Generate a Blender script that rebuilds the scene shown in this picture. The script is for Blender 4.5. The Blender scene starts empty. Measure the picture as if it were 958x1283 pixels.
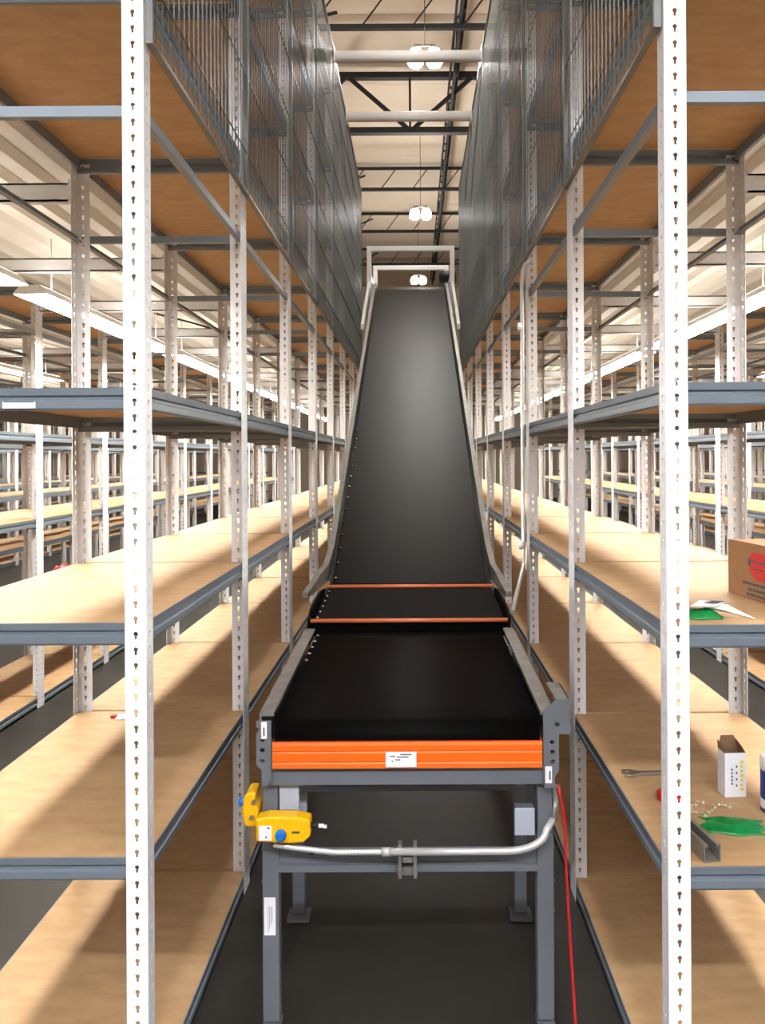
import bpy, math, random
from mathutils import Vector, Matrix
random.seed(7)
sc = bpy.context.scene
COL = sc.collection
EYE = 1.67            # camera height above the floor
CX = -0.023           # centre line of the conveyor

# ------------------------------------------------------------------ materials
def srgb(r, g, b):
    def c(v):
        v /= 255.0
        return v / 12.92 if v <= 0.04045 else ((v + 0.055) / 1.055) ** 2.4
    return (c(r), c(g), c(b), 1.0)

def mat(name, rgb, rough=0.5, metal=0.0, noise=0.0, nscale=20.0, stretch=(1, 1, 1), bump=0.0, emit=0.0, rgb2=None, spec=0.5, space='Object'):
    m = bpy.data.materials.new(name); m.use_nodes = True
    nt = m.node_tree; b = nt.nodes['Principled BSDF']
    col = srgb(*rgb)
    b.inputs['Base Color'].default_value = col
    b.inputs['Roughness'].default_value = rough
    b.inputs['Metallic'].default_value = metal
    b.inputs['Specular IOR Level'].default_value = spec
    if emit:
        b.inputs['Emission Color'].default_value = col
        b.inputs['Emission Strength'].default_value = emit
    if noise or bump:
        tc = nt.nodes.new('ShaderNodeTexCoord'); mp = nt.nodes.new('ShaderNodeMapping')
        mp.inputs['Scale'].default_value = stretch
        if space == 'World':
            g = nt.nodes.new('ShaderNodeNewGeometry'); nt.links.new(g.outputs['Position'], mp.inputs['Vector'])
        else:
            nt.links.new(tc.outputs['Object'], mp.inputs['Vector'])
        n = nt.nodes.new('ShaderNodeTexNoise'); n.inputs['Scale'].default_value = nscale
        n.inputs['Detail'].default_value = 6.0; n.inputs['Roughness'].default_value = 0.6
        nt.links.new(mp.outputs['Vector'], n.inputs['Vector'])
        if noise:
            cr = nt.nodes.new('ShaderNodeValToRGB')
            d = srgb(*rgb2) if rgb2 else tuple(c * (1 - noise) for c in col[:3]) + (1,)
            cr.color_ramp.elements[0].position = 0.35; cr.color_ramp.elements[0].color = d
            cr.color_ramp.elements[1].position = 0.65; cr.color_ramp.elements[1].color = col
            nt.links.new(n.outputs['Fac'], cr.inputs['Fac'])
            nt.links.new(cr.outputs['Color'], b.inputs['Base Color'])
        if bump:
            bp = nt.nodes.new('ShaderNodeBump'); bp.inputs['Strength'].default_value = bump
            bp.inputs['Distance'].default_value = 0.004
            nt.links.new(n.outputs['Fac'], bp.inputs['Height']); nt.links.new(bp.outputs['Normal'], b.inputs['Normal'])
    return m

M = {}
M['post'] = mat('white_post_paint', (240, 242, 246), 0.38, 0.0, 0.05, 60)
M['beam'] = mat('grey_beam_paint', (108, 119, 130), 0.38, 0.1)
M['wood'] = mat('particle_board', (186, 153, 112), 0.62, 0, 0.2, 9, (1, 2.2, 6), 0.05, rgb2=(172, 138, 98), space='World')
M['deck'] = mat('white_deck_sheet', (232, 228, 220), 0.45)
M['belt'] = mat('black_belt_rubber', (6, 6, 6), 0.6, 0, 0.3, 30, (1, 6, 6), 0.05, spec=0.05)
M['belt2'] = mat('black_rough_top_belt', (7, 7, 7), 0.42, 0, 0.4, 30, (.3, 6, 6), 0.08, spec=0.1)
M['galv'] = mat('galvanised_steel', (150, 149, 144), 0.42, 0.55, 0.3, 25)
M['frame'] = mat('grey_conveyor_paint', (104, 109, 117), 0.45, 0.1)
M['dark'] = mat('dark_steel', (38, 39, 41), 0.5, 0.3)
M['wire'] = mat('galvanised_wire', (88, 90, 88), 0.4, 0.5)
M['orange'] = mat('orange_paint', (255, 104, 14), 0.42)
M['rod'] = mat('orange_rod', (232, 128, 86), 0.3)
M['white'] = mat('white_gloss', (246, 248, 250), 0.35)
M['label'] = mat('white_sticker', (238, 240, 244), 0.6)
M['ink'] = mat('dark_ink', (70, 74, 84), 0.7)
M['yellow'] = mat('yellow_plastic', (250, 190, 8), 0.35)
M['blue'] = mat('blue_plastic', (10, 112, 214), 0.35)
M['bluegrey'] = mat('pale_zinc_plate', (190, 198, 214), 0.4, 0.3)
M['conduit'] = mat('bright_conduit', (214, 216, 218), 0.25, 0.4)
M['red'] = mat('red_plastic', (196, 24, 34), 0.4)
M['green'] = mat('green_plastic', (10, 136, 66), 0.3, 0, 0.3, 40, bump=0.5)
M['card'] = mat('brown_cardboard', (150, 108, 72), 0.75, 0, 0.1, 30)
M['cardin'] = mat('cardboard_inside', (122, 92, 66), 0.8)
M['cardred'] = mat('red_print', (196, 44, 44), 0.7)
M['navy'] = mat('navy_print', (22, 48, 128), 0.4)
M['yprint'] = mat('yellow_print', (228, 210, 70), 0.6)
M['vprint'] = mat('violet_print', (120, 112, 160), 0.6)
M['chrome'] = mat('chrome_steel', (190, 190, 188), 0.22, 0.9)
M['brass'] = mat('zinc_bolt', (226, 214, 190), 0.25, 0.4)
M['alu'] = mat('slotted_channel', (150, 150, 143), 0.35, 0.5, 0.2, 40)
M['floor'] = mat('concrete_floor', (50, 48, 44), 0.5, 0, 0.35, 1.9, (1, 1, 1), 0.03, rgb2=(38, 37, 34), spec=.25)
M['roof'] = mat('roof_deck', (238, 220, 196), 0.7, 0, 0.05, 1.2, (0.3, 3, 1))
M['wallm'] = mat('warm_wall', (214, 200, 178), 0.8)
M['black'] = mat('black_steel', (24, 23, 23), 0.75, 0.0)
M['globe'] = mat('lamp_globe_glass', (255, 250, 244), 0.4, emit=330.0)
M['led'] = mat('led_diffuser', (255, 248, 236), 0.4, emit=68.0)
M['ledup'] = mat('led_uplight', (255, 247, 234), 0.4, emit=9.0)
M['ledhi'] = mat('led_diffuser_bright', (246, 249, 255), 0.4, emit=225.0)
M['goods'] = mat('pale_goods', (188, 168, 140), 0.8)

# ------------------------------------------------------------------ mesh helpers
class MB:
    def __init__(s): s.v = []; s.f = []; s.m = []; s.sm = []
    def face(s, idx, m=0, smooth=False): s.f.append(tuple(idx)); s.m.append(m); s.sm.append(smooth)
    def add(s, vs):
        b = len(s.v); s.v.extend(tuple(v) for v in vs); return b
    def box(s, x0, x1, y0, y1, z0, z1, m=0):
        b = s.add([(x0,y0,z0),(x1,y0,z0),(x1,y1,z0),(x0,y1,z0),(x0,y0,z1),(x1,y0,z1),(x1,y1,z1),(x0,y1,z1)])
        for q in ((0,3,2,1),(4,5,6,7),(0,1,5,4),(1,2,6,5),(2,3,7,6),(3,0,4,7)): s.face([b+i for i in q], m)
        return s
    def sweep(s, prof, path, m=0, caps=True, closed=True, smooth=False):
        """prof: function(i) or list of 3-vectors added to each path point."""
        n = len(prof); rings = []
        for p in path:
            rings.append(s.add([(p[0]+q[0], p[1]+q[1], p[2]+q[2]) for q in prof]))
        for a, b in zip(rings, rings[1:]):
            for i in range(n if closed else n-1):
                j = (i+1) % n
                s.face((a+i, a+j, b+j, b+i), m, smooth)
        if caps and closed:
            s.face([rings[0]+i for i in range(n)][::-1], m); s.face([rings[-1]+i for i in range(n)], m)
        return s
    def tube(s, pts, r, m=0, n=10, caps=True):
        pts = [Vector(p) for p in pts]; rings = []
        up = None
        for i, p in enumerate(pts):
            d = (pts[min(i+1, len(pts)-1)] - pts[max(i-1, 0)]).normalized()
            if up is None:
                up = Vector((0,0,1)) if abs(d.z) < 0.9 else Vector((1,0,0))
            a = d.cross(up).normalized(); u2 = a.cross(d).normalized(); up = u2
            rr = r[i] if isinstance(r, (list, tuple)) else r
            rings.append(s.add([p + a*math.cos(2*math.pi*k/n)*rr + u2*math.sin(2*math.pi*k/n)*rr for k in range(n)]))
        for a, b in zip(rings, rings[1:]):
            for i in range(n):
                j = (i+1) % n; s.face((a+i, a+j, b+j, b+i), m, True)
        if caps:
            s.face([rings[0]+i for i in range(n)][::-1], m); s.face([rings[-1]+i for i in range(n)], m)
        return s
    def bar(s, p0, p1, w, h, m=0):
        """rectangular bar from p0 to p1: w across (horizontal), h tall"""
        p0 = Vector(p0); p1 = Vector(p1); d = (p1-p0).normalized()
        up = Vector((0,0,1)) if abs(d.z) < 0.95 else Vector((0,1,0))
        a = d.cross(up).normalized()*(w/2); u = a.cross(d).normalized()*(h/2)
        b = s.add([p0-a-u, p0+a-u, p0+a+u, p0-a+u, p1-a-u, p1+a-u, p1+a+u, p1-a+u])
        for q in ((0,3,2,1),(4,5,6,7),(0,1,5,4),(1,2,6,5),(2,3,7,6),(3,0,4,7)): s.face([b+i for i in q], m)
        return s
    def lathe(s, prof, c, m=0, n=20, axis='z'):
        rings = []
        for r, h in prof:
            ring = []
            for k in range(n):
                a = 2*math.pi*k/n; ca, sa = math.cos(a)*r, math.sin(a)*r
                ring.append((c[0]+ca, c[1]+sa, c[2]+h) if axis == 'z' else ((c[0]+ca, c[1]+h, c[2]+sa) if axis == 'y' else (c[0]+h, c[1]+ca, c[2]+sa)))
            rings.append(s.add(ring))
        for a, b in zip(rings, rings[1:]):
            for i in range(n):
                j = (i+1) % n; s.face((a+i, a+j, b+j, b+i), m, True)
        s.face([rings[0]+i for i in range(n)][::-1], m); s.face([rings[-1]+i for i in range(n)], m)
        return s
    def poly(s, pts, d, m=0):
        """closed outline pts (3D) extruded by vector d"""
        n = len(pts); b = s.add(pts); c = s.add([tuple(p[i]+d[i] for i in range(3)) for p in pts])
        s.face([b+i for i in range(n)], m); s.face([c+i for i in range(n)][::-1], m)
        for i in range(n):
            j = (i+1) % n; s.face((b+i, c+i, c+j, b+j), m)
        return s
    def mesh(s, name, mats):
        me = bpy.data.meshes.new(name); me.from_pydata(s.v, [], s.f)
        if not isinstance(mats, (list, tuple)): mats = [mats]
        for mm in mats: me.materials.append(M[mm])
        me.polygons.foreach_set('material_index', s.m); me.polygons.foreach_set('use_smooth', s.sm)
        me.update()
        return me
    def build(s, name, mats, parent=None, loc=None, bevel=0.0, fix=True):
        me = s.mesh(name, mats)
        if fix:
            import bmesh
            bm = bmesh.new(); bm.from_mesh(me); bmesh.ops.recalc_face_normals(bm, faces=bm.faces); bm.to_mesh(me); bm.free()
        o = put(name, me, parent, loc)
        if bevel:
            b = o.modifiers.new('bevel', 'BEVEL'); b.width = bevel; b.segments = 2; b.limit_method = 'ANGLE'
        return o

def put(name, me, parent=None, loc=None, scale=None):
    o = bpy.data.objects.new(name, me); COL.objects.link(o)
    if parent is not None: o.parent = parent
    if loc is not None: o.location = loc
    if scale is not None: o.scale = scale
    return o
def empty(name, loc=(0,0,0), parent=None):
    o = bpy.data.objects.new(name, None); COL.objects.link(o); o.location = loc
    o.empty_display_size = 0.1
    if parent is not None: o.parent = parent
    return o
def tag(o, label, cat, group=None, kind=None):
    if label: o['label'] = label
    if cat: o['category'] = cat
    if group: o['group'] = group
    if kind: o['kind'] = kind
    return o
def structure(o): o['kind'] = 'structure'; return o

# ------------------------------------------------------------------ perforated steel
PITCH = 0.0381
def keyhole(u0, u1, v0, v1, cu, cv, R=0.0056, w=0.0028, d=0.0135):
    """matched hole / cell outlines, counter-clockwise"""
    angs = [math.atan2(v-cv, u-cu) for u, v in ((u1,v1),(u0,v1),(u0,v0),(u1,v0))]
    si = math.acos(w / R)
    angs += [-math.pi/2 - math.atan2(w, d), -math.pi/2 + math.atan2(w, d), -si, -math.pi + si, 0.0, math.pi/2, math.pi - 1e-4]
    angs = sorted(((a + math.pi) % (2*math.pi)) - math.pi for a in angs)
    hole, cell = [], []
    for a in angs:
        c, s = math.cos(a), math.sin(a)
        r = R
        if s < 0:
            rs = min(d/(-s), w/abs(c) if abs(c) > 1e-9 else 1e9)
            r = max(r, rs) if abs(math.cos(a)) * max(rs, R) <= w + 1e-5 else R
        hole.append((cu + c*r, cv + s*r))
        t = min(x for x in ((u1-cu)/c if c > 1e-9 else 1e9, (u0-cu)/c if c < -1e-9 else 1e9, (v1-cv)/s if s > 1e-9 else 1e9, (v0-cv)/s if s < -1e-9 else 1e9))
        cell.append((cu + c*t, cv + s*t))
    return hole, cell
def perf(mb, width, height, t, f):
    """plate width x height with one column of keyholes; f(u, v, w) -> xyz"""
    n = int(height / PITCH)
    for k in range(n):
        v0, v1 = k*PITCH, (k+1)*PITCH
        if k == n-1: v1 = height
        hole, cell = keyhole(0, width, v0, v1, width*0.5, v0 + PITCH*0.58)
        N = len(hole)
        a = mb.add([f(u, v, 0) for u, v in cell]); b = mb.add([f(u, v, 0) for u, v in hole])
        c = mb.add([f(u, v, t) for u, v in cell]); d = mb.add([f(u, v, t) for u, v in hole])
        for i in range(N):
            j = (i+1) % N
            mb.face((a+i, a+j, b+j, b+i)); mb.face((c+j, c+i, d+i, d+j)); mb.face((b+i, b+j, d+j, d+i))
    for u in (0, width):
        b = mb.add([f(u,0,0), f(u,height,0), f(u,height,t), f(u,0,t)]); mb.face((b,b+1,b+2,b+3))
    b = mb.add([f(0,height,0), f(width,height,0), f(width,height,t), f(0,height,t)]); mb.face((b,b+1,b+2,b+3))
T = 0.0022; FL = 0.05; WEB = 0.053
def post_mesh(kind, H, s):
    """face on x=0, web running to s*x; kind 'end' (flange behind the web) or 'tee'"""
    mb = MB()
    perf(mb, WEB, H, T, lambda u, v, w: (s*u, w, v))
    perf(mb, FL, H, T, lambda u, v, w: (s*w, T+u, v))
    if kind == 'tee': perf(mb, FL, H, T, lambda u, v, w: (s*w, -u, v))
    return mb.mesh('post_'+kind, 'post')

# ------------------------------------------------------------------ racks
BAY = 1.205; DEPTH = 0.65
LEV = [0.07, 0.692, 1.268, 1.845, 2.848]
UP = [3.45, 4.08, 4.72]
TIE = 2.536
BP = [(0,0),(.002,-.018),(.009,-.022),(.009,-.030),(0,-.0335),(0,-.05),(.003,-.055),(.017,-.055),(.017,-.0145),(.0055,-.0145),(.0055,0)]
def beam_y(L):      # runs along y, outer face on x=0, body toward +x
    return MB().sweep([(u, 0, v) for u, v in BP], [(0,0,0),(0,L,0)]).mesh('beam', 'beam')
def beam_x(L):      # runs along x, outer face on y=0, body toward +y
    return MB().sweep([(0, u, v) for u, v in BP], [(0,0,0),(L,0,0)]).mesh('beam', 'beam')
LB = BAY - 0.008
MESH = {
    'beam_y': beam_y(LB), 'beam_x': beam_x(DEPTH - 0.012),
    'board': MB().box(0, DEPTH-0.014, 0, BAY-0.020, -0.0135, 0).mesh('board', 'wood'),
    'tie_y': MB().sweep([(0,0,0),(.004,0,0),(.004,0,-.022),(.022,0,-.022),(.022,0,-.026),(0,0,-.026)], [(0,0,0),(0,LB,0)]).mesh('tie', 'beam'),
    'tie_x': MB().sweep([(0,0,0),(0,.004,0),(0,.004,-.022),(0,.022,-.022),(0,.022,-.026),(0,0,-.026)], [(0,0,0),(DEPTH-.01,0,0)]).mesh('tie', 'beam'),
}
for s in (1, -1):
    for kind in ('end', 'tee'):
        for nm, H in (('tall', 5.03), ('short', 2.825)):
            MESH[kind, nm, s] = post_mesh(kind, H, s)

def rack(label, xf, s, y0, bays, upper=0, group=None):
    """xf: aisle face; s: direction from the aisle face into the rack"""
    root = empty('shelving_rack', (xf, y0, 0)); tag(root, label, 'shelving rack', group)
    xr = s*DEPTH
    for i in range(bays+1):
        k = 'end' if i == 0 else 'tee'
        put('post', MESH[k, 'tall' if i <= upper and upper else 'short', s], root, (0, i*BAY, 0))
        put('post', MESH[k, 'short', -s], root, (xr, i*BAY, 0))
    xa = min(0, xr)
    for i in range(bays+1):
        lv = LEV + (UP if upper and i <= upper else [])
        for z in lv:
            put('end_beam', MESH['beam_x'], root, (xa+.006, i*BAY + T + .001 - (0 if i == 0 else .008), z if i == 0 else z-.0145))
        put('end_tie', MESH['tie_x'], root, (xa+.005, i*BAY + T + .001, TIE))
        if i == bays: break
        for z in lv if i < upper or not upper else LEV:
            if z in UP and i >= upper: continue
            put('shelf_board', MESH['board'], root, (xa+.007, i*BAY + .010, z + .0005))
            put('aisle_beam', MESH['beam_y'], root, (s*.0035, i*BAY+.004, z), (s, 1, 1))
            put('rear_beam', MESH['beam_y'], root, (xr - s*.0035, i*BAY+.004, z), (-s, 1, 1))
        put('side_tie', MESH['tie_y'], root, (s*.0035, i*BAY+.004, TIE), (s, 1, 1))
        put('side_tie', MESH['tie_y'], root, (xr - s*.0035, i*BAY+.004, TIE), (-s, 1, 1))
    return root
XL, XR, YL, YR = -0.656, 0.598, 2.051, 1.987
rack_left = rack('white posted steel rack with wooden shelves directly left of the conveyor', XL, -1, YL, 12, 7)
rack_right = rack('white posted steel rack right of the conveyor holding a carton and tools', XR, 1, YR, 12, 7)
PER = 1.872
rack('empty shelving row across the lit aisle behind the left rack', XL-PER, -1, YL-2*BAY, 15)
rack('empty shelving row across the lit aisle behind the right rack', XR+PER, 1, YR-2*BAY, 15)
# farther rows, a few pixels per post
def far_mesh(bays):
    mb = MB()
    for i in range(bays+1):
        y = i*BAY
        for x0, x1, fx in ((0, WEB, 0), (DEPTH-WEB, DEPTH, DEPTH-T)):
            mb.box(x0, x1, y, y+T, 0, 2.81, 0); mb.box(fx, fx+T, y-FL, y+FL, 0, 2.81, 0)
        for z in LEV: mb.box(.006, DEPTH-.006, y-.008, y+.008, z-.055, z-.014, 1)
        mb.box(.006, DEPTH-.006, y, y+.02, TIE-.026, TIE, 1)
        if i < bays:
            for z in LEV:
                mb.box(.007, DEPTH-.007, y+.006, y+BAY-.006, z-.013, z, 2)
                mb.box(.0025, .018, y+.004, y+BAY-.004, z-.055, z, 1); mb.box(DEPTH-.018, DEPTH-.0025, y+.004, y+BAY-.004, z-.055, z, 1)
            mb.box(.004, .02, y+.004, y+BAY-.004, TIE-.026, TIE, 1); mb.box(DEPTH-.02, DEPTH-.004, y+.004, y+BAY-.004, TIE-.026, TIE, 1)
    return mb.mesh('shelving_row', ['post', 'beam', 'wood'])
FAR = far_mesh(20)
ORD = {2: 'third', 3: 'fourth', 4: 'fifth', 5: 'sixth', 6: 'seventh'}
for k in range(2, 7):
    for side in (-1, 1):
        x = (XL - PER*k - DEPTH) if side < 0 else (XR + PER*k)
        o = put('shelving_rack', FAR, None, (x, 1.2, 0))
        tag(o, 'far %s shelving row counted outward from the conveyor on its %s side' % (ORD[k], 'left' if side < 0 else 'right'), 'shelving rack')

# ------------------------------------------------------------------ wire mesh over the racks
def mesh_panel(side, i):
    L = BAY - .01; z0, z1 = 2.69, 5.02
    xf, y0, s = (XL, YL, 1) if side == 'left' else (XR, YR, -1)
    root = empty('wire_mesh_panel', (xf + s*.004, y0 + i*BAY + .005, z0))
    nth = ['first', 'second', 'third', 'fourth', 'fifth', 'sixth', 'last'][i]
    tag(root, 'grey wire mesh panel facing the conveyor, %s bay along the %s rack' % (nth, side), 'wire mesh', 'wire mesh guard panels above the racks')
    key = ('panel', s)
    if key not in MESH:
        f = MB(); H = z1-z0; w = .018
        a, b = (0, w) if s > 0 else (-w, 0)
        f.box(a, b, 0, L, 0, .012); f.box(a, b, 0, L, H-.02, H)
        f.box(a, b, 0, .007, .012, H-.02); f.box(a, b, L-.007, L, .012, H-.02)
        wz = MB(); c = s*.011; r = .0019
        n = int(L/.05)
        for k in range(1, n): wz.box(c-r, c+r, k*L/n-r, k*L/n+r, .01, H-.01)
        k = .16
        while k < H-.05:
            wz.box(c+r*.2, c+r*2.2, .005, L-.005, k-r, k+r); k += .3
        MESH[key] = (f.mesh('panel_frame', 'wire'), wz.mesh('wires', 'wire'))
    put('panel_frame', MESH[key][0], root); put('wire_grid', MESH[key][1], root)
for i in range(7): mesh_panel('left', i); mesh_panel('right', i)

# white tie beams spanning the conveyor aisle at the tops of the racks
for i, nm in ((4, 'nearer'), (5, 'farther')):
    y = YL + i*BAY
    mb = MB().tube([(XL+.03, y, 4.955), (XR-.03, y, 4.955)], .048, n=20)
    mb.box(XL+.024, XL+.03, y-.06, y+.06, 4.89, 5.02); mb.box(XR-.03, XR-.024, y-.06, y+.06, 4.89, 5.02)
    tag(mb.build('tie_beam', 'white'), '%s of two white tie beams spanning the conveyor aisle overhead' % nm, 'tie beam', 'overhead tie beams')

# ------------------------------------------------------------------ building shell
X0, X1, Y0, Y1, ZR = -17, 17, -9, 34, 8.6
structure(MB().box(X0, X1, Y0, Y1, -.2, 0).build('floor', 'floor'))
structure(MB().box(X0-.2, X0, Y0, Y1, -.2, ZR+.2).build('wall_left', 'wallm'))
structure(MB().box(X1, X1+.2, Y0, Y1, -.2, ZR+.2).build('wall_right', 'wallm'))
structure(MB().box(X0-.2, X1+.2, Y1, Y1+.2, -.2, ZR+.2).build('wall_far', 'wallm'))
structure(MB().box(X0-.2, X1+.2, Y0-.2, Y0, -.2, ZR+.2).build('wall_behind', 'wallm'))
ceil = MB()
n = int((Y1-Y0)/1.2)
for k in range(n):   # roof sheets with narrow seams
    ya, yb = Y0+k*(Y1-Y0)/n, Y0+(k+1)*(Y1-Y0)/n
    ceil.box(X0-.2, X1+.2, ya+.008, yb-.008, ZR, ZR+.08)
ceil.box(X0-.2, X1+.2, Y0, Y1, ZR+.08, ZR+.2)
ceil = structure(ceil.build('ceiling', 'roof'))
def child_of_ceiling(o): o.parent = ceil; return o
# lattice truss across the aisle
def truss(y, zt, zb, x0=-9, x1=9, panel=1.9, off=0.0):
    mb = MB()
    mb.box(x0, x1, y-.07, y+.07, zt-.1, zt); mb.box(x0, x1, y-.07, y+.07, zb, zb+.1)
    for k in range(-8, 8):
        a, b = (zb+.05, zt-.05) if k % 2 == 0 else (zt-.05, zb+.05)
        mb.bar((-.02+1.12*k, y, a), (-.02+1.12*(k+1), y, b), .05, .07)
    for xx in (-3.77, -1.90, -0.03, 1.84, 3.7): mb.box(xx-.02, xx+.02, y-.02, y+.02, zb, zt)
    return mb.build('roof_truss', 'black', ceil)
truss(14.9, 8.50, 7.42, x0=-9.03)
for y in (12.4, 19.9, 23.6, 27.6):
    mb = MB().box(-9, 9, y-.04, y+.04, 8.0, 8.07)
    mb.box(-9, 9, y-.03, y+.03, 8.50, 8.56)
    for k in range(-12, 12): mb.bar((k*.75, y, 8.03), (k*.75+.375, y, 8.53), .02, .02)
    for xx in (-1.9, 1.25): mb.bar((xx, y-.1, 8.02), (xx+.75, y+.55, 8.55), .03, .045)
    mb.build('roof_joist', 'black', ceil)
mb = MB().bar((.72, 3, 8.07), (.72, 31, 8.07), .05, .05)
for k in range(56): mb.bar((.72+.05*(-1)**k, 3+k*.5, 8.07), (.72-.05*(-1)**k, 3.5+k*.5, 8.2), .03, .03)
mb.bar((.78, 3, 8.2), (.78, 31, 8.2), .05, .05); mb.bar((.66, 3, 8.22), (.66, 31, 8.22), .035, .035)
for k in range(9): mb.bar((.72, 4+k*3.1, 8.2), (.72, 4+k*3.1, 8.6), .03, .03)
mb.build('sprinkler_main', 'black', ceil)

# corrugated deck over each side aisle, with cross joists at every row of posts
def deck(name, xa, xb, ya, yb, rows):
    prof = []; x = xa
    while x < xb - 1e-6:
        for dx, dz in ((0, 0), (.07, 0), (.085, .04), (.135, .04)):
            if x+dx < xb: prof.append((x+dx, dz))
        x += .15
    prof.append((xb, 0))
    pts = [(p[0], 0, p[1]) for p in prof] + [(p[0], 0, p[1]+.012) for p in prof[::-1]]
    mb = MB().sweep(pts, [(0, ya, 2.84), (0, yb, 2.84)])
    d = structure(mb.build(name, 'deck'))
    for y in rows:
        j = MB().box(xa+.012, xb-.012, y-.025, y-.018, 2.665, 2.735)
        j.box(xa+.012, xb-.012, y-.025, y+.02, 2.728, 2.735); j.box(xa+.012, xb-.012, y-.025, y+.02, 2.665, 2.672)
        j.box(xa+.0, xa+.012, y-.04, y+.035, 2.655, 2.745); j.box(xb-.012, xb, y-.04, y+.035, 2.655, 2.745)
        j.build('deck_joist', 'post', d)
for k in range(0, 5):
    rows = [YL + i*BAY for i in range(0, 13)] if k < 2 else []
    deck('ceiling_left' if k == 0 else 'ceiling_left.%03d' % k, XL-DEPTH-PER*k-(PER-DEPTH)+.002, XL-DEPTH-PER*k-.002, 1.6, 24, rows)
    rows = [YR + i*BAY for i in range(0, 13)] if k < 2 else []
    deck('ceiling_right' if k == 0 else 'ceiling_right.%03d' % k, XR+DEPTH+PER*k+.002, XR+DEPTH+PER*k+(PER-DEPTH)-.002, 1.6, 24, rows)

# ------------------------------------------------------------------ lamps
def led(x, y, L, label, group, z=2.50, em='led'):
    key = ('led', L, em)
    if key not in MESH:
        h = MB().sweep([(-.09,0,.0),(-.05,0,.045),(.05,0,.045),(.09,0,.0)], [(0,0,0),(0,L,0)]).mesh('lamp_housing', 'white')
        e = MB().sweep([(-.085,0,.002),(-.085,0,-.001),(.085,0,-.001),(.085,0,.002)], [(0,.01,0),(0,L-.01,0)]).mesh('diffuser', em)
        up = MB().box(-.045, .045, .02, L-.02, .0455, .048).mesh('uplight', 'ledup')
        hg = MB()
        for yy in (.25, L-.25): hg.tube([(0,yy,.045),(0,yy,.345)], .003, n=6)
        MESH[key] = (h, e, hg.mesh('hanger', 'white'), up)
    r = empty('strip_light', (x, y, z)); tag(r, label, 'strip light', group)
    for n_, me in zip(('lamp_housing', 'diffuser', 'hanger', 'uplight'), MESH[key]): put(n_, me, r)
    return r
NTH = ['first', 'second', 'third', 'fourth', 'fifth', 'sixth', 'seventh']
for k in range(4):
    for side in ('left', 'right'):
        x = XL-DEPTH-PER*k-(PER-DEPTH)/2 if side == 'left' else XR+DEPTH+PER*k+(PER-DEPTH)/2
        for i in range((7, 5, 5, 5)[k]):
            where = '%s strip light from the front above the %s aisle out on the %s' % (NTH[i], NTH[k], side)
            led(x, 1.7 + i*(2.5 if k == 0 else 4.0) + (.9*k), 2.3, 'white glowing ' + where, 'strip lights above the %s aisle on the %s' % (NTH[k], side))

for i in range(6):
    led(-7+i*2.5, -3.2, 2.3, 'strip light behind the viewpoint over the cross aisle, %s from the left' % NTH[i], 'strip lights over the cross aisle', 5.2, 'ledhi').rotation_euler = (0, 0, -math.pi/2)
def high_bay(x, y, z, label):
    r = empty('high_bay_light', (x, y, z)); tag(r, label, 'ceiling lamp', 'twin globe roof lamps')
    for s in (-.115, .115):
        g = MB().lathe([(.03,-.105),(.07,-.095),(.095,-.06),(.1,-.0),(.092,.05),(.07,.075)], (s,0,0), n=16).build('lamp_globe', 'globe', r)
        MB().lathe([(.06,.076),(.075,.08),(.065,.12),(.03,.15)], (s,0,0), n=16).build('lamp_cap', 'white', g)
    h = MB().bar((-.13,0,.16), (.13,0,.16), .03, .02); h.tube([(0,0,.16),(0,0,ZR-z)], .006, n=6)
    h.build('hanging_stem', 'black', r)
for y, lb in ((10.3, 'nearest twin globe lamp in view, glowing above the first white tie beam'), (16.9, 'twin globe lamp under the roof seen above the conveyor gate'),
              (23.2, 'small far twin globe lamp seen through the conveyor gate'),               (-2.9, 'twin globe lamp under the roof behind the viewpoint'), (3.7, 'twin globe lamp under the roof straight above the lower conveyor belt')):
    high_bay(.165, y, 6.57, lb)
for x in (-6.5, 6.5):
    for y in (-4.5,): high_bay(x, y, 6.57, 'twin globe lamp under the roof off to the %s side behind the viewpoint' % ('left' if x < 0 else 'right'))

# ------------------------------------------------------------------ conveyor
def R(z): return EYE + z
conv = empty('belt_conveyor', (CX, 2.45, 0))
tag(conv, 'long black belt conveyor climbing from orange front guard up to the mezzanine', 'conveyor')
def cpart(mb, name, mats, parent=None, bevel=0.0, label=None):
    mb.v = [(a, b-2.45, c) for a, b, c in mb.v]     # coordinates given from the conveyor centre line, depth and height
    o = mb.build(name, mats, parent or conv, bevel=bevel)
    if label: o['label'] = label
    return o
# feeder belt
W = .382
def zf(y): return R(-.765 + .036*(y-2.4))
path = []
for k in range(9):
    a = math.pi/2 + math.pi*k/8
    path.append((2.46 + .048*math.cos(a), zf(2.46) - .048 + .048*math.sin(a)))
path = path[::-1]
top = path + [(2.46+.13*k, zf(2.46+.13*k)) for k in range(1, 9)]
belt = MB()
belt.sweep([(-W,0,0),(W,0,0)], [(0, y, z) for y, z in top], closed=False, smooth=True)
belt.box(-W, W, 2.47, 3.5, zf(2.47)-.096, zf(2.47)-.09)
b = cpart(belt, 'feeder_belt', 'belt')
sm = b.modifiers.new('thick', 'SOLIDIFY'); sm.thickness = .004
# transition bed between two orange rods
tr = MB().sweep([(-.405,0,0),(.405,0,0),(.405,0,-.06),(-.405,0,-.06)], [(0,3.515,R(-.69)),(0,4.165,R(-.65))])
cpart(tr, 'transition_belt', 'belt')
for y, z, w in ((3.5, -.681, .417), (4.18, -.642, .415)):
    cpart(MB().tube([(-w,y,R(z)),(w,y,R(z))], .009, n=10), 'orange_rod', 'rod')
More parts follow.
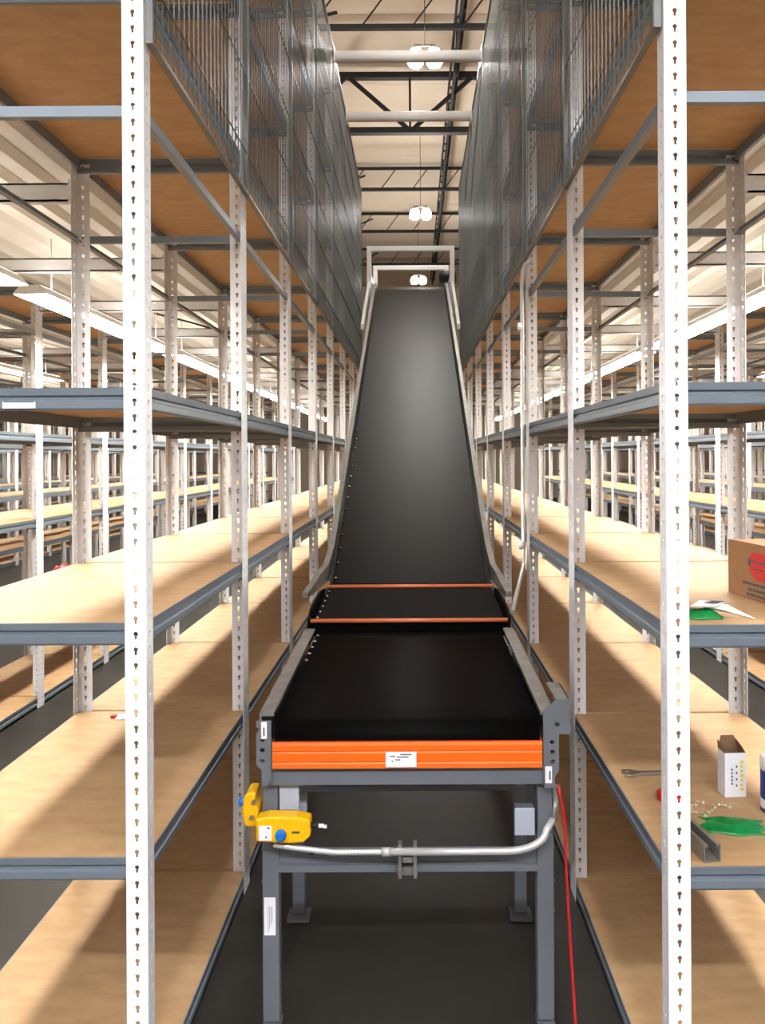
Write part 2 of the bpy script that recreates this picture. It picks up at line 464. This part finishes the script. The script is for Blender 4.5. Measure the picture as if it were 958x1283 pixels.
# incline belt
S = (1.93+.64)/(9.6-4.17)
def zi(y): return R(-.645 + S*(y-4.17))
pts = [(4.2, zi(4.2))] + [(4.2+.45*k, zi(4.2+.45*k)) for k in range(1, 12)] + [(9.6, zi(9.6)), (9.75, zi(9.6)+.055), (9.9, zi(9.6)+.085), (10.1, zi(9.6)+.09), (10.6, zi(9.6)+.09)]
inc = MB().sweep([(-W,0,0),(W,0,0),(W,0,-.006),(-W,0,-.006)], [(0,y,z) for y, z in pts])
cpart(inc, 'incline_belt', 'belt2')
und = MB().sweep([(-.385,0,-.012),(.385,0,-.012),(.385,0,-.15),(-.385,0,-.15)], [(0,4.3,zi(4.3)),(0,9.6,zi(9.6)),(0,10.6,zi(9.6)+.09)])
cpart(und, 'incline_bed', 'dark')
und = MB().box(-.38, .38, 2.52, 3.5, R(-.86), R(-.80)); cpart(und, 'feeder_bed', 'dark')
for s in (-1, 1):
    # feeder side rail: flat top flange and outer web
    o, i = .43, .388
    pr = [(s*i,0,.022),(s*o,0,.022),(s*o,0,-.10),(s*(o-.03),0,-.10),(s*(o-.03),0,-.094),(s*(o-.006),0,-.094),(s*(o-.006),0,.012),(s*i,0,.012)]
    cpart(MB().sweep(pr, [(0,2.44,zf(2.44)),(0,3.46,zf(3.46))]), 'side_rail', 'galv')
    # incline side rail, flared at its lower end
    pr = [(s*.40,0,.048),(s*.428,0,.048),(s*.428,0,-.035),(s*.40,0,-.035)]
    ext = s*.075 if s < 0 else s*.05
    pa = [(ext,3.93,R(-.645)),(ext*.75,4.0,R(-.63)),(ext*.4,4.1,R(-.60)),(ext*.15,4.25,zi(4.25)+.02),(0,4.45,zi(4.45))] + [(0,y,zi(y)) for y in (5.5,6.5,7.5,8.5,9.5)] + [(0,9.75,zi(9.6)+.055),(0,10.0,zi(9.6)+.09),(0,10.7,zi(9.6)+.09)]
    hs = [.3, .5, .75, .95] + [1]*20
    rl = MB(); rings = [rl.add([(p[0]+q[0], p[1]+q[1], p[2]+q[2]*k) for q in pr]) for p, k in zip(pa, hs)]
    for ra, rb in zip(rings, rings[1:]):
        for q in range(4): rl.face((ra+q, ra+(q+1) % 4, rb+(q+1) % 4, rb+q))
    rl.face(range(rings[0], rings[0]+4)); rl.face(range(rings[-1], rings[-1]+4))
    cpart(rl, 'incline_rail', 'galv')
    # dark inner guard strips beside the belt
    pr = [(s*.384,0,.012),(s*.399,0,.03),(s*.399,0,-.05),(s*.384,0,-.05)]
    cpart(MB().sweep(pr, [(0,4.2,zi(4.2)),(0,9.55,zi(9.55))]), 'guard_strip', 'dark')
    # support legs
    for y in (2.475, 3.05):
        x = s*.402
        lg = MB()
        lg.box(x-.022, x+.022, y-.02, y+.02, .55 if y < 3 else .02, R(-.89))
        if y < 3: lg.box(x-.0245, x+.0245, y-.0225, y+.0225, .02, .565)
        l = cpart(lg, 'leg', 'frame', bevel=.003)
        fw = .026 if y < 3 else .04
        cpart(MB().box(x-fw, x+fw, y-fw, y+fw, 0, .012), 'foot_plate', 'frame', l)
        bo = MB()
        for zz in (.60, .52, .42, .33): bo.lathe([(.007,0),(.007,.006),(.003,.008)], (x + s*.0225, y, zz), n=8, axis='x') if s > 0 else bo.lathe([(.003,-.008),(.007,-.006),(.007,0)], (x - .0225, y, zz), n=8, axis='x')
        cpart(bo, 'bolt', 'chrome', l)
    for y in (6.2, 8.9):
        lg = MB().box(s*.40-.03, s*.40+.03, y-.03, y+.03, .012, zi(y)-.12)
        l = cpart(lg, 'leg', 'frame')
        cpart(MB().box(s*.40-.07, s*.40+.07, y-.07, y+.07, 0, .012), 'foot_plate', 'frame', l)
# front end plates (punched take-up brackets)
def hole_plate(pts, holes, y, t):
    """outline pts and round holes in the x-z plane, cut by bridging with a boolean-free triangle fill"""
    import bmesh
    from mathutils.geometry import tessellate_polygon
    loops = [[Vector((p[0], p[1], 0)) for p in pts]]
    for cx_, cz_, r in holes:
        loops.append([Vector((cx_ + r*1.3*math.cos(-2*math.pi*k/10), cz_ + r*math.sin(-2*math.pi*k/10), 0)) for k in range(10)])
    tris = tessellate_polygon(loops)
    flat = [p for l in loops for p in l]
    mb = MB(); a = mb.add([(p.x, y, p.y) for p in flat]); c = mb.add([(p.x, y+t, p.y) for p in flat])
    for t3 in tris:
        mb.face([a+i for i in t3]); mb.face([c+i for i in t3][::-1])
    o = 0
    for l in loops:
        for i in range(len(l)):
            j = (i+1) % len(l); mb.face((a+o+i, a+o+j, c+o+j, c+o+i))
        o += len(l)
    return mb
pl = [(-.435,R(-.758)),(-.392,R(-.758)),(-.392,R(-.93)),(-.405,R(-.945)),(-.42,R(-.945)),(-.42,R(-.90)),(-.435,R(-.885)),(-.435,R(-.795)),(-.425,R(-.78)),(-.435,R(-.775))]
p = cpart(hole_plate(pl, [(-.418,R(-.812),.006),(-.418,R(-.842),.006),(-.418,R(-.872),.006)], 2.415, .006), 'end_plate', 'frame')
l = MB().box(-.420, -.404, 2.412, 2.4145, R(-.815)+.007, R(-.76)); l.box(-.414, -.410, 2.4115, 2.412, R(-.80), R(-.775), 1)
cpart(l, 'sticker', ['label', 'ink'], p)
pl = [(.392,R(-.735)),(.43,R(-.70)),(.47,R(-.70)),(.47,R(-.80)),(.437,R(-.80)),(.437,R(-.905)),(.424,R(-.925)),(.424,R(-.945)),(.437,R(-.945)),(.437,R(-.955)),(.395,R(-.955)),(.392,R(-.93))]
p = cpart(hole_plate(pl, [(.432,R(-.772),.006),(.418,R(-.823),.006),(.418,R(-.851),.006),(.418,R(-.879),.006)], 2.415, .006), 'end_plate', 'frame')
l = MB().box(.397, .416, 2.412, 2.4145, R(-.94), R(-.892)); l.box(.408, .412, 2.4115, 2.412, R(-.93), R(-.905), 1)
cpart(l, 'sticker', ['label', 'ink'], p)
br = MB().box(.43, .470, 2.421, 2.60, R(-.706), R(-.70)); br.box(.466, .471, 2.421, 2.60, R(-.80), R(-.70))
for yy in (2.46, 2.55):
    for zz in (-.73, -.77): br.lathe([(.008,0),(.008,.008),(.004,.011)], (.471, yy, R(zz)), n=8, axis='x')
cpart(br, 'take_up_bracket', 'galv')
# orange front guard with pressed ridges
z0, z1 = R(-.893), R(-.816)
og = MB().sweep([(0,0,0),(0,.004,-.003),(0,.001,-.012),(0,.001,-.027),(0,.004,-.030),(0,.001,-.034),(0,.001,-.058),(0,.004,-.061),(0,.001,-.065),(0,0,-.077),(0,.03,-.077),(0,.03,0)], [(-.388,2.408,z1),(.388,2.408,z1)])
og = cpart(og, 'front_guard', 'orange', label='orange pressed metal guard across the front end')
l = MB().box(-.062, .026, 2.405, 2.4082, R(-.889), R(-.846))
for k, (a, c, d) in enumerate(((-.05,-.035,-.858),(-.02,.012,-.853),(-.03,.004,-.86),(-.034,-.02,-.868),(-.045,-.04,-.872))): l.box(a, c, 2.4047, 2.405, R(d)-.0015, R(d)+.0015, 1)
cpart(l, 'sticker', ['label', 'ink'], og)
fr = MB().sweep([(0,0,0),(0,0,-.055),(0,.03,-.055),(0,.03,-.051),(0,.004,-.051),(0,.004,0)], [(-.40,2.43,R(-.894)),(.40,2.43,R(-.894))])
cpart(fr, 'front_crossbar', 'frame')
# lower cross channels between each pair of legs
for y in (2.46, 3.05):
    pr = [(0,0,0),(0,0,-.036),(0,-.018,-.036),(0,-.018,-.056),(0,.02,-.056),(0,.02,0)]
    c = cpart(MB().sweep(pr, [(-.38,y,R(-1.152)),(.38,y,R(-1.152))]), 'cross_channel', 'frame')
    if y < 3:
        h = MB()
        for k in range(16): h.box(-.29+k*.038, -.275+k*.038, y-.0012, y, R(-1.165), R(-1.158))
        cpart(h, 'slot_row', 'black', c)
        cl = MB()
        for xx in (-.028, .016): cl.box(xx, xx+.01, y-.05, y-.0185, R(-1.212), R(-1.115))
        cl.box(-.03, .028, y-.03, y-.0185, R(-1.212), R(-1.19)); cl.box(-.015, .013, y-.052, y-.019, R(-1.165), R(-1.15))
        cpart(cl, 'pipe_clamp', 'galv', c)
# conduit: ribbed flexible part on the left, rigid pipe on the right
n = 70; fp = []
for k in range(n+1):
    t = k/n; x = -.385 + t*.325; z = -1.108 - .024*min(1, t*1.9)**.8
    fp.append((x, 2.405, R(z)))
cpart(MB().tube(fp, [.0095 if k % 2 else .0075 for k in range(n+1)], n=10), 'flexible_conduit', 'conduit')
cpart(MB().tube([(-.075,2.405,R(-1.132)),(-.05,2.405,R(-1.132))], .0125, n=12), 'conduit_coupling', 'conduit')
rp = [(-.055,2.405,R(-1.132)),(.28,2.405,R(-1.132))] + [(.28+.12*math.sin(a), 2.405+.02*(1-math.cos(a)), R(-1.132+.05*(1-math.cos(a)))) for a in [math.pi/2*k/8 for k in range(1, 9)]] + [(.425,2.45,R(-1.06))]
cpart(MB().tube(rp, .0105, n=12), 'rigid_conduit', 'conduit')
cpart(MB().tube([(.425,2.45,R(-1.06)),(.437,2.48,R(-1.02)),(.43,2.56,R(-.96)),(.42,2.64,R(-.93))], .011, n=10), 'flexible_conduit', 'galv')
# pale plates and boxes by the legs
cpart(MB().box(-.375, -.318, 2.452, 2.456, R(-1.03), R(-.945)), 'zinc_plate', 'bluegrey', bevel=.001)
cpart(MB().box(-.335, -.308, 2.55, 2.575, R(-1.08), R(-1.02)), 'terminal_box', 'bluegrey', bevel=.003)
sb = cpart(MB().box(.315, .371, 2.462, 2.50, R(-1.108), R(-1.032)), 'switch_box', 'frame', bevel=.003)
cpart(MB().box(.313, .372, 2.456, 2.4615, R(-1.11), R(-1.03)), 'box_cover', 'bluegrey', sb, bevel=.002)
lb = MB().box(-.421, -.388, 2.4495, 2.452, R(-1.395), R(-1.285))
for k in range(4): lb.box(-.410+k*.004, -.409+k*.004, 2.449, 2.4495, R(-1.385)+.01*k, R(-1.31), 1)
cpart(lb, 'sticker', ['label', 'ink'])
# fasteners along the left edge of the belt
for y, z in [(3.05+.09*k, zf(3.05+.09*k)) for k in range(5)] + [(3.56+.1*k, R(-.687+.06*(.06+.1*k))) for k in range(6)] + [(4.24+.13*k, zi(4.24+.13*k)) for k in range(14)]:
    xo = -.372 if y < 3.5 else (-.39 if y < 4.2 else -.375)
    cpart(MB().lathe([(.008,0),(.008,.006),(.004,.009)], (xo+.05*max(0, min(1, (4.3-y)/.9))*0, y, z+.001), n=8), 'belt_fastener', 'chrome')
for s in (-1, 1):
    y_ = [(3.485, -.78), (3.485, -.672), (3.56, -.642), (3.70, -.628), (3.95, -.625), (4.1, -.64), (4.1, -.76)]
    cpart(MB().poly([(s*.412, a, R(b)) for a, b in y_], (s*.01, 0, 0)), 'transition_side_plate', 'belt')
# guard gate at the top
def gate(y, zt, zb, w):
    mb = MB()
    for s in (-1, 1): mb.box(s*w-.028, s*w+.028, y-.03, y+.03, zb, zt)
    mb.box(-w-.028, w+.028, y-.03, y+.03, zt, zt+.06)
    return mb
cpart(gate(9.85, R(2.42), zi(9.2)-.05, .487), 'gate_frame', 'white', bevel=.006)
cpart(gate(11.2, R(2.5), R(1.2), .475), 'gate_frame', 'white', bevel=.006)
sd = MB()
for s in (-1, 1):
    sd.bar((s*.487, 9.85, R(2.15)), (s*.475, 11.2, R(2.15)), .04, .05)
    sd.bar((s*.46, 8.0, zi(8.0)+.08), (s*.487, 9.85, R(2.05)), .03, .05)
cpart(sd, 'gate_side_bar', 'white')
cpart(MB().box(-.43, .43, 10.62, 10.7, R(2.02), R(2.14)), 'end_crossbar', 'white', bevel=.006)
mt = MB().lathe([(.05,0),(.09,.01),(.09,.2),(.06,.22)], (.36, 10.75, R(2.3)), n=14, axis='x'); mt.box(.36, .44, 10.7, 10.85, R(2.1), R(2.3))
cpart(mt, 'drive_motor', 'dark')
# conduit that runs up the right rack post
cd = MB().tube([(.59,4.16,R(.97)),(.565,4.2,R(.965)),(.556,4.23,R(.94)),(.553,4.25,R(.88)),(.553,4.25,R(-.50)),(.548,4.22,R(-.55)),(.44,3.78,R(-.70))], .0105, n=10)
cdt = cd.build('conduit', 'conduit'); tag(cdt, 'thin bare metal conduit rising along the third right post beside the conveyor', 'conduit')
for z in (.66, -.45): MB().lathe([(.012,0),(.02,.004),(.02,.02),(.01,.025)], (.53, 4.25, R(z)), n=10, axis='x').build('conduit_clamp', 'white', cdt)

# ------------------------------------------------------------------ pull-cord emergency stops
def estop(loc, rotz, label):
    r = empty('emergency_stop_switch', loc); r.rotation_euler = (0, 0, rotz); tag(r, label, 'emergency stop', 'yellow emergency stop switches')
    b = MB().poly([(-.077,0,.028),(-.045,0,.036),(.04,0,.034),(.077,0,.026),(.077,0,-.022),(.06,0,-.038),(.02,0,-.042),(-.077,0,-.036)], (0,.05,0))
    b.build('housing', 'yellow', r, bevel=.006)
    MB().lathe([(.011,-.02),(.0155,-.016),(.0155,-.004),(.012,0)], (-.005,0,-.013), n=18, axis='y').build('button', 'blue', r)
    l = MB().box(-.068, -.032, -.0015, .0005, -.031, .01); l.box(-.05, -.045, -.002, -.0015, -.024, -.02, 1); l.box(-.044, -.037, -.002, -.0015, .002, .006, 1)
    l.build('rating_label', ['label', 'ink'], r)
    MB().box(.025, .047, -.0012, .0005, -.012, -.006).build('printed_mark', 'ink', r)
    c = MB().tube([(.077,.025,.0),(.098,.025,0)], .009, n=10); c.build('cable_gland', 'dark', r)
    t = MB().box(.099, .114, .018, .022, -.004, .006); t.box(.112, .122, .018, .022, -.006, .003); t.build('cord_tag', 'label', r)
    return r
estop((-.376, 2.375, R(-1.052)), 0, 'yellow emergency stop switch with blue button facing forward on the front leg')
e = MB().poly([(-.015,0,.05),(.012,0,.05),(.006,0,.02),(.02,0,-.0),(.012,0,-.05),(-.02,0,-.05),(-.03,0,-.01),(-.026,0,.03)], (0,.08,0))
r2 = empty('emergency_stop_switch', (-.474, 2.43, R(-1.02))); tag(r2, 'yellow emergency stop switch turned sideways beside the left rack post', 'emergency stop', 'yellow emergency stop switches')
e.build('housing', 'yellow', r2, bevel=.006)
MB().lathe([(.006,-.02),(.012,-.016),(.012,0)], (-.026,.03,.012), n=14, axis='x').build('button', 'blue', r2)
for bx, bz in ((.006,.024),(0,-.02)): MB().lathe([(.007,0),(.007,.008),(.004,.01)], (bx,-.01,bz), n=8, axis='y').build('mounting_bolt', 'galv', r2)
# red pull cord hanging to the floor on the right
rc = MB().tube([(.410,2.405,R(-.94)),(.413,2.40,R(-.97)),(.424,2.405,R(-1.02)),(.429,2.41,R(-1.07)),(.432,2.42,R(-1.15)),(.436,2.4,R(-1.3)),(.440,2.37,R(-1.45)),(.443,2.34,R(-1.58)),(.444,2.31,R(-1.655)),(.43,2.23,.012),(.40,2.1,.008)], .0038, n=8)
tag(rc.build('pull_cord', 'red'), 'thin red cord hanging from the right conveyor leg to the floor', 'cord')

# ------------------------------------------------------------------ things on the right rack
S1, S2 = LEV[1] + .0015, LEV[2] + .0015
ang = math.atan2(-.202, .024)           # direction of the printed face, running toward the viewer
box = empty('cardboard_box', (.923, 2.466, S2)); box.rotation_euler = (0, 0, ang)
tag(box, 'brown cardboard carton with red emblem on the right rack shelf', 'box')
L, D, H = .36, .26, .152
b = MB()
b.box(0, L, 0, D, 0, H)
b.build('carton', 'card', box, bevel=.002)
f = MB().box(.001, L-.001, .001, D/2-.001, H, H+.003); f.box(.001, L-.001, D/2+.001, D-.001, H, H+.003)
f.build('top_flap', 'card', box)
em = MB()
cx_, cz_ = .178, .096
out = [(cx_-.06,cz_+.006),(cx_-.052,cz_+.026),(cx_-.03,cz_+.036),(cx_+.03,cz_+.036),(cx_+.052,cz_+.026),(cx_+.06,cz_+.006),(cx_+.052,cz_-.02),(cx_+.02,cz_-.04),(cx_-.02,cz_-.04),(cx_-.052,cz_-.02)]
em.poly([(x, -.0008, z) for x, z in out], (0, .0008, 0))
for a, c, d, e_ in ((-.042,-.012,.008,.012),(-.006,.03,.008,.013),(-.03,-.012,-.012,-.008),(-.004,.02,-.012,-.007),(-.062,-.045,-.004,.016)):
    em.box(cx_+a, cx_+c, -.0014, -.0008, cz_+d, cz_+e_, 1)
em.build('red_emblem', ['cardred', 'ink'], box)
tx = MB()
for row, (xa, zz) in enumerate(((.085,.042),(.115,.026),(.105,.012))):
    x = xa
    while x < .27:
        w = random.uniform(.006, .02); tx.box(x, x+w, -.0008, 0, zz-.003, zz+.004); x += w + random.uniform(.002, .005)
tx.build('printed_lines', 'ink', box)

# green bag with papers on the same shelf
def lump(nx, ny, sx, sy, h, seed, drape=1.0):
    rnd = random.Random(seed); mb = MB(); ph = [rnd.uniform(0, 6.28) for _ in range(6)]
    def z(u, v):
        e = max(0, 1-abs(2*u-1)**3)*max(0, 1-abs(2*v-1)**3)
        return h*(.12 + e*(.62 + .2*math.sin(9*u+ph[0])*math.cos(7*v+ph[1]) + .18*math.sin(17*u+13*v+ph[2])))
    def xy(u, v):
        a = 1 + .12*math.sin(11*v+ph[3]); c = 1 + .12*math.sin(9*u+ph[4])
        return ((u-.5)*sx*a + .12*sx*math.sin(5*v+ph[5])*.3, (v-.5)*sy*c)
    t = mb.add([(*xy(i/nx, j/ny), z(i/nx, j/ny)) for j in range(ny+1) for i in range(nx+1)])
    b = mb.add([(*xy(i/nx, j/ny), 0) for j in range(ny+1) for i in range(nx+1)])
    for j in range(ny):
        for i in range(nx):
            k = j*(nx+1)+i
            mb.face((t+k, t+k+1, t+k+nx+2, t+k+nx+1), 0, True); mb.face((b+k, b+k+nx+1, b+k+nx+2, b+k+1), 0, True)
    ed = [i for i in range(nx)] + [(nx+1)*j+nx for j in range(ny)] + [ny*(nx+1)+i for i in range(nx, 0, -1)] + [(nx+1)*j for j in range(ny, 0, -1)]
    for a, c in zip(ed, ed[1:]+ed[:1]): mb.face((b+a, b+c, t+c, t+a))
    return mb
o = lump(14, 10, .10, .075, .022, 3).build('plastic_bag', 'green', None, (.705, 2.085, S2)); tag(o, 'small green plastic bag under white papers at the front edge of the shelf', 'bag')
pp = MB()
def leaf(mb, pts, t, m=0):
    mb.poly(pts, (0,0,t), m)
leaf(pp, [(.0,0,.026),(.075,-.015,.030),(.125,-.075,.004),(.05,-.05,.024)], .0012)
leaf(pp, [(-.02,-.03,.028),(.02,.02,.034),(.085,.015,.030),(.045,-.04,.029)], .0012)
leaf(pp, [(.02,-.018,.0358),(.05,.006,.0358),(.075,.004,.0345),(.05,-.02,.0345)], .0008, 1)
o = pp.build('paper_sheets', ['label', 'ink'], None, (.70, 2.10, S2)); tag(o, 'creased white papers lying on the small green bag by the carton', 'paper')

# open white carton on the lower shelf
wb = empty('small_carton', (.884, 2.394, S1)); wb.rotation_euler = (0, 0, math.radians(4)); tag(wb, 'open white carton with yellow print standing on the lower right shelf', 'box')
w, d, h = .062, .048, .126
b = MB(); t = .0012
b.box(0, w, 0, t, 0, h); b.box(0, w, d-t, d, 0, h); b.box(0, t, t, d-t, 0, h); b.box(w-t, w, t, d-t, 0, h); b.box(t, w-t, t, d-t, 0, t)
b.build('carton', 'label', wb)
i_ = MB().box(t, w-t, t+.0002, t+.0006, t, h); i_.box(t, w-t, d-t-.0006, d-t-.0002, t, h); i_.box(t+.0002, t+.0006, t, d-t, t, h); i_.box(w-t-.0006, w-t-.0002, t, d-t, t, h)
i_.build('carton_lining', 'cardin', wb)
fb = MB().poly([(0,d,h),(w,d,h),(w-.012,d+.006,h+.034),(.012,d+.006,h+.034)], (0,-.0015,0)); fb.build('back_flap', 'cardin', wb)
fl = MB().poly([(0,t,h),(0,d,h),(-.004,d-.006,h+.026),(-.004,.01,h+.022)], (.0015,0,0)); fl.build('side_flap', 'cardin', wb)
fl = MB().poly([(w,t,h),(w,d,h),(w-.010,d-.004,h+.028),(w-.006,.016,h+.016)], (-.0015,0,0)); fl.build('side_flap', 'cardin', wb)
pr = MB()
for k in range(7): pr.box(.045, .052+.003*(k % 3 == 0), -.0006, 0, .018+k*.013, .026+k*.013, 0)
for k in range(5): pr.box(.018, .023, -.0006, 0, .035+k*.01, .042+k*.01, 1)
for k in range(4): pr.box(.032, .036, -.0006, 0, .03+k*.018, .036+k*.018, 2)
pr.build('printing', ['yprint', 'vprint', 'ink'], wb)

# can at the right edge
can = empty('paint_can', (.995, 2.30, S1)); tag(can, 'blue and white can cut off by the right edge of the photo', 'can')
MB().lathe([(.044,0),(.046,.003),(.046,.112),(.044,.114)], (0,0,0), n=28).build('can_body', 'navy', can)
MB().lathe([(.0445,.1142),(.047,.1155),(.047,.146),(.042,.152)], (0,0,0), n=28).build('lid', 'white', can)
MB().lathe([(.0462,.012),(.0466,.013),(.0466,.036),(.0462,.037)], (0,0,0), n=28).build('label_band', 'label', can)

# wrench
wr = MB()
hd = [(.0+.013*math.cos(a), .013*math.sin(a)) for a in [math.radians(40+i*28) for i in range(11)]] 
wr.poly([(x, y, 0) for x, y in [(-.004,.024),(-.024,.020),(-.026,.010),(-.008,.009),(-.004,0),(-.008,-.009),(-.026,-.011),(-.022,-.021),(-.002,-.024),(.012,-.016),(.022,-.008),(.105,-.007),(.118,-.018),(.138,-.018),(.15,-.009),(.138,-.007),(.133,0),(.138,.007),(.15,.010),(.138,.018),(.118,.018),(.105,.007),(.022,.008),(.010,.018)]], (0,0,.010))
o = wr.build('wrench', 'chrome', None, (.66, 2.565, S1), bevel=.001); o.rotation_euler = (0,0,math.radians(3)); tag(o, 'chrome open ended wrench lying flat on the lower right shelf behind the post', 'wrench')
o = MB().lathe([(.028,0),(.040,0),(.040,.018),(.028,.018)], (0,0,0), n=28).build('tape_roll', 'red', None, (.728, 2.385, S1)); tag(o, 'red roll half hidden behind the front right post on the lower shelf', 'tape roll')
# bolts
def bolt_mesh():
    mb = MB(); mb.lathe([(.004,-.013),(.004,.013)], (0,0,.006), n=8, axis='y'); mb.lathe([(.0065,.013),(.0065,.019)], (0,0,.0065), n=6, axis='y'); mb.lathe([(.0068,-.010),(.0068,-.004)], (0,0,.0068), n=6, axis='y')
    return mb.mesh('bolt', 'brass')
BM = bolt_mesh()
spots = [(.745,2.335,20),(.762,2.338,-30),(.780,2.352,60),(.740,2.285,80),(.760,2.268,10),(.783,2.288,-50),(.735,2.312,40),(.806,2.318,0),(.836,2.33,70),(.85,2.322,-20)]
for i, (x, y, a) in enumerate(spots):
    o = put('hex_bolt', BM, None, (x+.02, y, S1), (.75,)*3); o.rotation_euler = (0,0,math.radians(a))
    tag(o, 'small zinc bolt in the loose scatter beside the green bag on the lower shelf', 'bolt', 'loose bolts by the green bag')
o = lump(18, 12, .15, .10, .02, 11).build('plastic_bag', 'green', None, (.835, 2.205, S1)); o.rotation_euler = (0,0,math.radians(-8)); tag(o, 'flat crumpled green plastic bag beside the metal channel on the lower right shelf', 'bag')
# slotted strut channel
ch = MB(); w, h, t = .042, .042, .0025
prof = [(-w/2,0),(w/2,0),(w/2,h),(w/2-.010,h),(w/2-.010,h-.009),(w/2-.010+t,h-.009),(w/2-.010+t,h-t),(w/2-t,h-t),(w/2-t,t),(-w/2+t,t),(-w/2+t,h-t),(-w/2+.010-t,h-t),(-w/2+.010-t,h-.009),(-w/2+.010,h-.009),(-w/2+.010,h),(-w/2,h)]
ch.sweep([(x, 0, z) for x, z in prof], [(0,0,0),(0,.215,0)])
o = ch.build('strut_channel', 'alu', None, (.712, 2.012, S1)); o.rotation_euler = (0,0,math.radians(8)); tag(o, 'grey slotted metal channel offcut lying at the front of the lower right shelf', 'metal channel')

# scrap on the left rack, label on its upper front beam
sc_ = MB()
o = lump(8, 8, .05, .045, .02, 5); o = o.build('wrapper', 'label', None, (-1.10, 3.16, S1)); tag(o, 'crumpled white scrap with red end on the left rack lower shelf', 'litter')
MB().box(-.045,-.028,-.012,.012,.0,.012).build('red_end', 'red', o, bevel=.003)
lb = MB().box(-1.005, -.925, 2.0505, 2.0535, 1.845-.050, 1.845-.034); lb.box(-1.002,-.928,2.050,2.0505,1.845-.0355,1.845-.034,1)
o = lb.build('shelf_label', ['label', 'ink']); tag(o, 'white label strip stuck on the upper left front shelf beam', 'label')
o = lump(10, 8, .15, .15, .07, 9).build('plastic_bag', 'red', None, (XL-PER-.54, 7.35, LEV[1]+.001)); tag(o, 'small red bag on a far shelf across the left aisle', 'bag')
# hanging globe with cables in the left aisle
gl = empty('dome_camera', (-1.62, 7.0, R(.98))); tag(gl, 'white ball hung on dark cables under the deck of the left aisle', 'dome camera')
MB().lathe([(.012,.066),(.04,.054),(.062,.022),(.066,0),(.06,-.028),(.04,-.052),(.012,-.065)], (0,0,0), n=20).build('dome', 'white', gl)
MB().tube([(0,0,.06),(-.03,-.05,.09),(-.16,-.3,.11),(-.35,-.6,.13)], .008, n=6).build('cable', 'black', gl)

# ------------------------------------------------------------------ camera
F, PX, PY, ROLL = 1050.0, 518.0, 573.0, 0.0055
cam = bpy.data.cameras.new('camera'); co = bpy.data.objects.new('camera', cam); COL.objects.link(co)
cam.sensor_fit = 'VERTICAL'; cam.sensor_height = 36.0; cam.lens = 36.0*F/1283
cam.shift_x = -(PX-479)/1283; cam.shift_y = -(641.5-PY)/1283
c, s = math.cos(ROLL), math.sin(ROLL)
co.matrix_world = Matrix(((c, s, 0, 0), (0, 0, -1, 0), (-s, c, 0, EYE), (0, 0, 0, 1)))
cam.clip_start = .05; cam.clip_end = 200
sc.camera = co

# ------------------------------------------------------------------ world and view
w = bpy.data.worlds.new('world'); sc.world = w; w.use_nodes = True
w.node_tree.nodes['Background'].inputs[0].default_value = (.5, .5, .5, 1); w.node_tree.nodes['Background'].inputs[1].default_value = .3
sc.view_settings.view_transform = 'Standard'; sc.view_settings.look = 'None'; sc.view_settings.gamma = 1; sc.view_settings.use_curve_mapping = False
sc.view_settings.exposure = 0.0
sc.cycles.max_bounces = 8; sc.cycles.diffuse_bounces = 5; sc.cycles.glossy_bounces = 3
sc.cycles.sample_clamp_indirect = 4.0
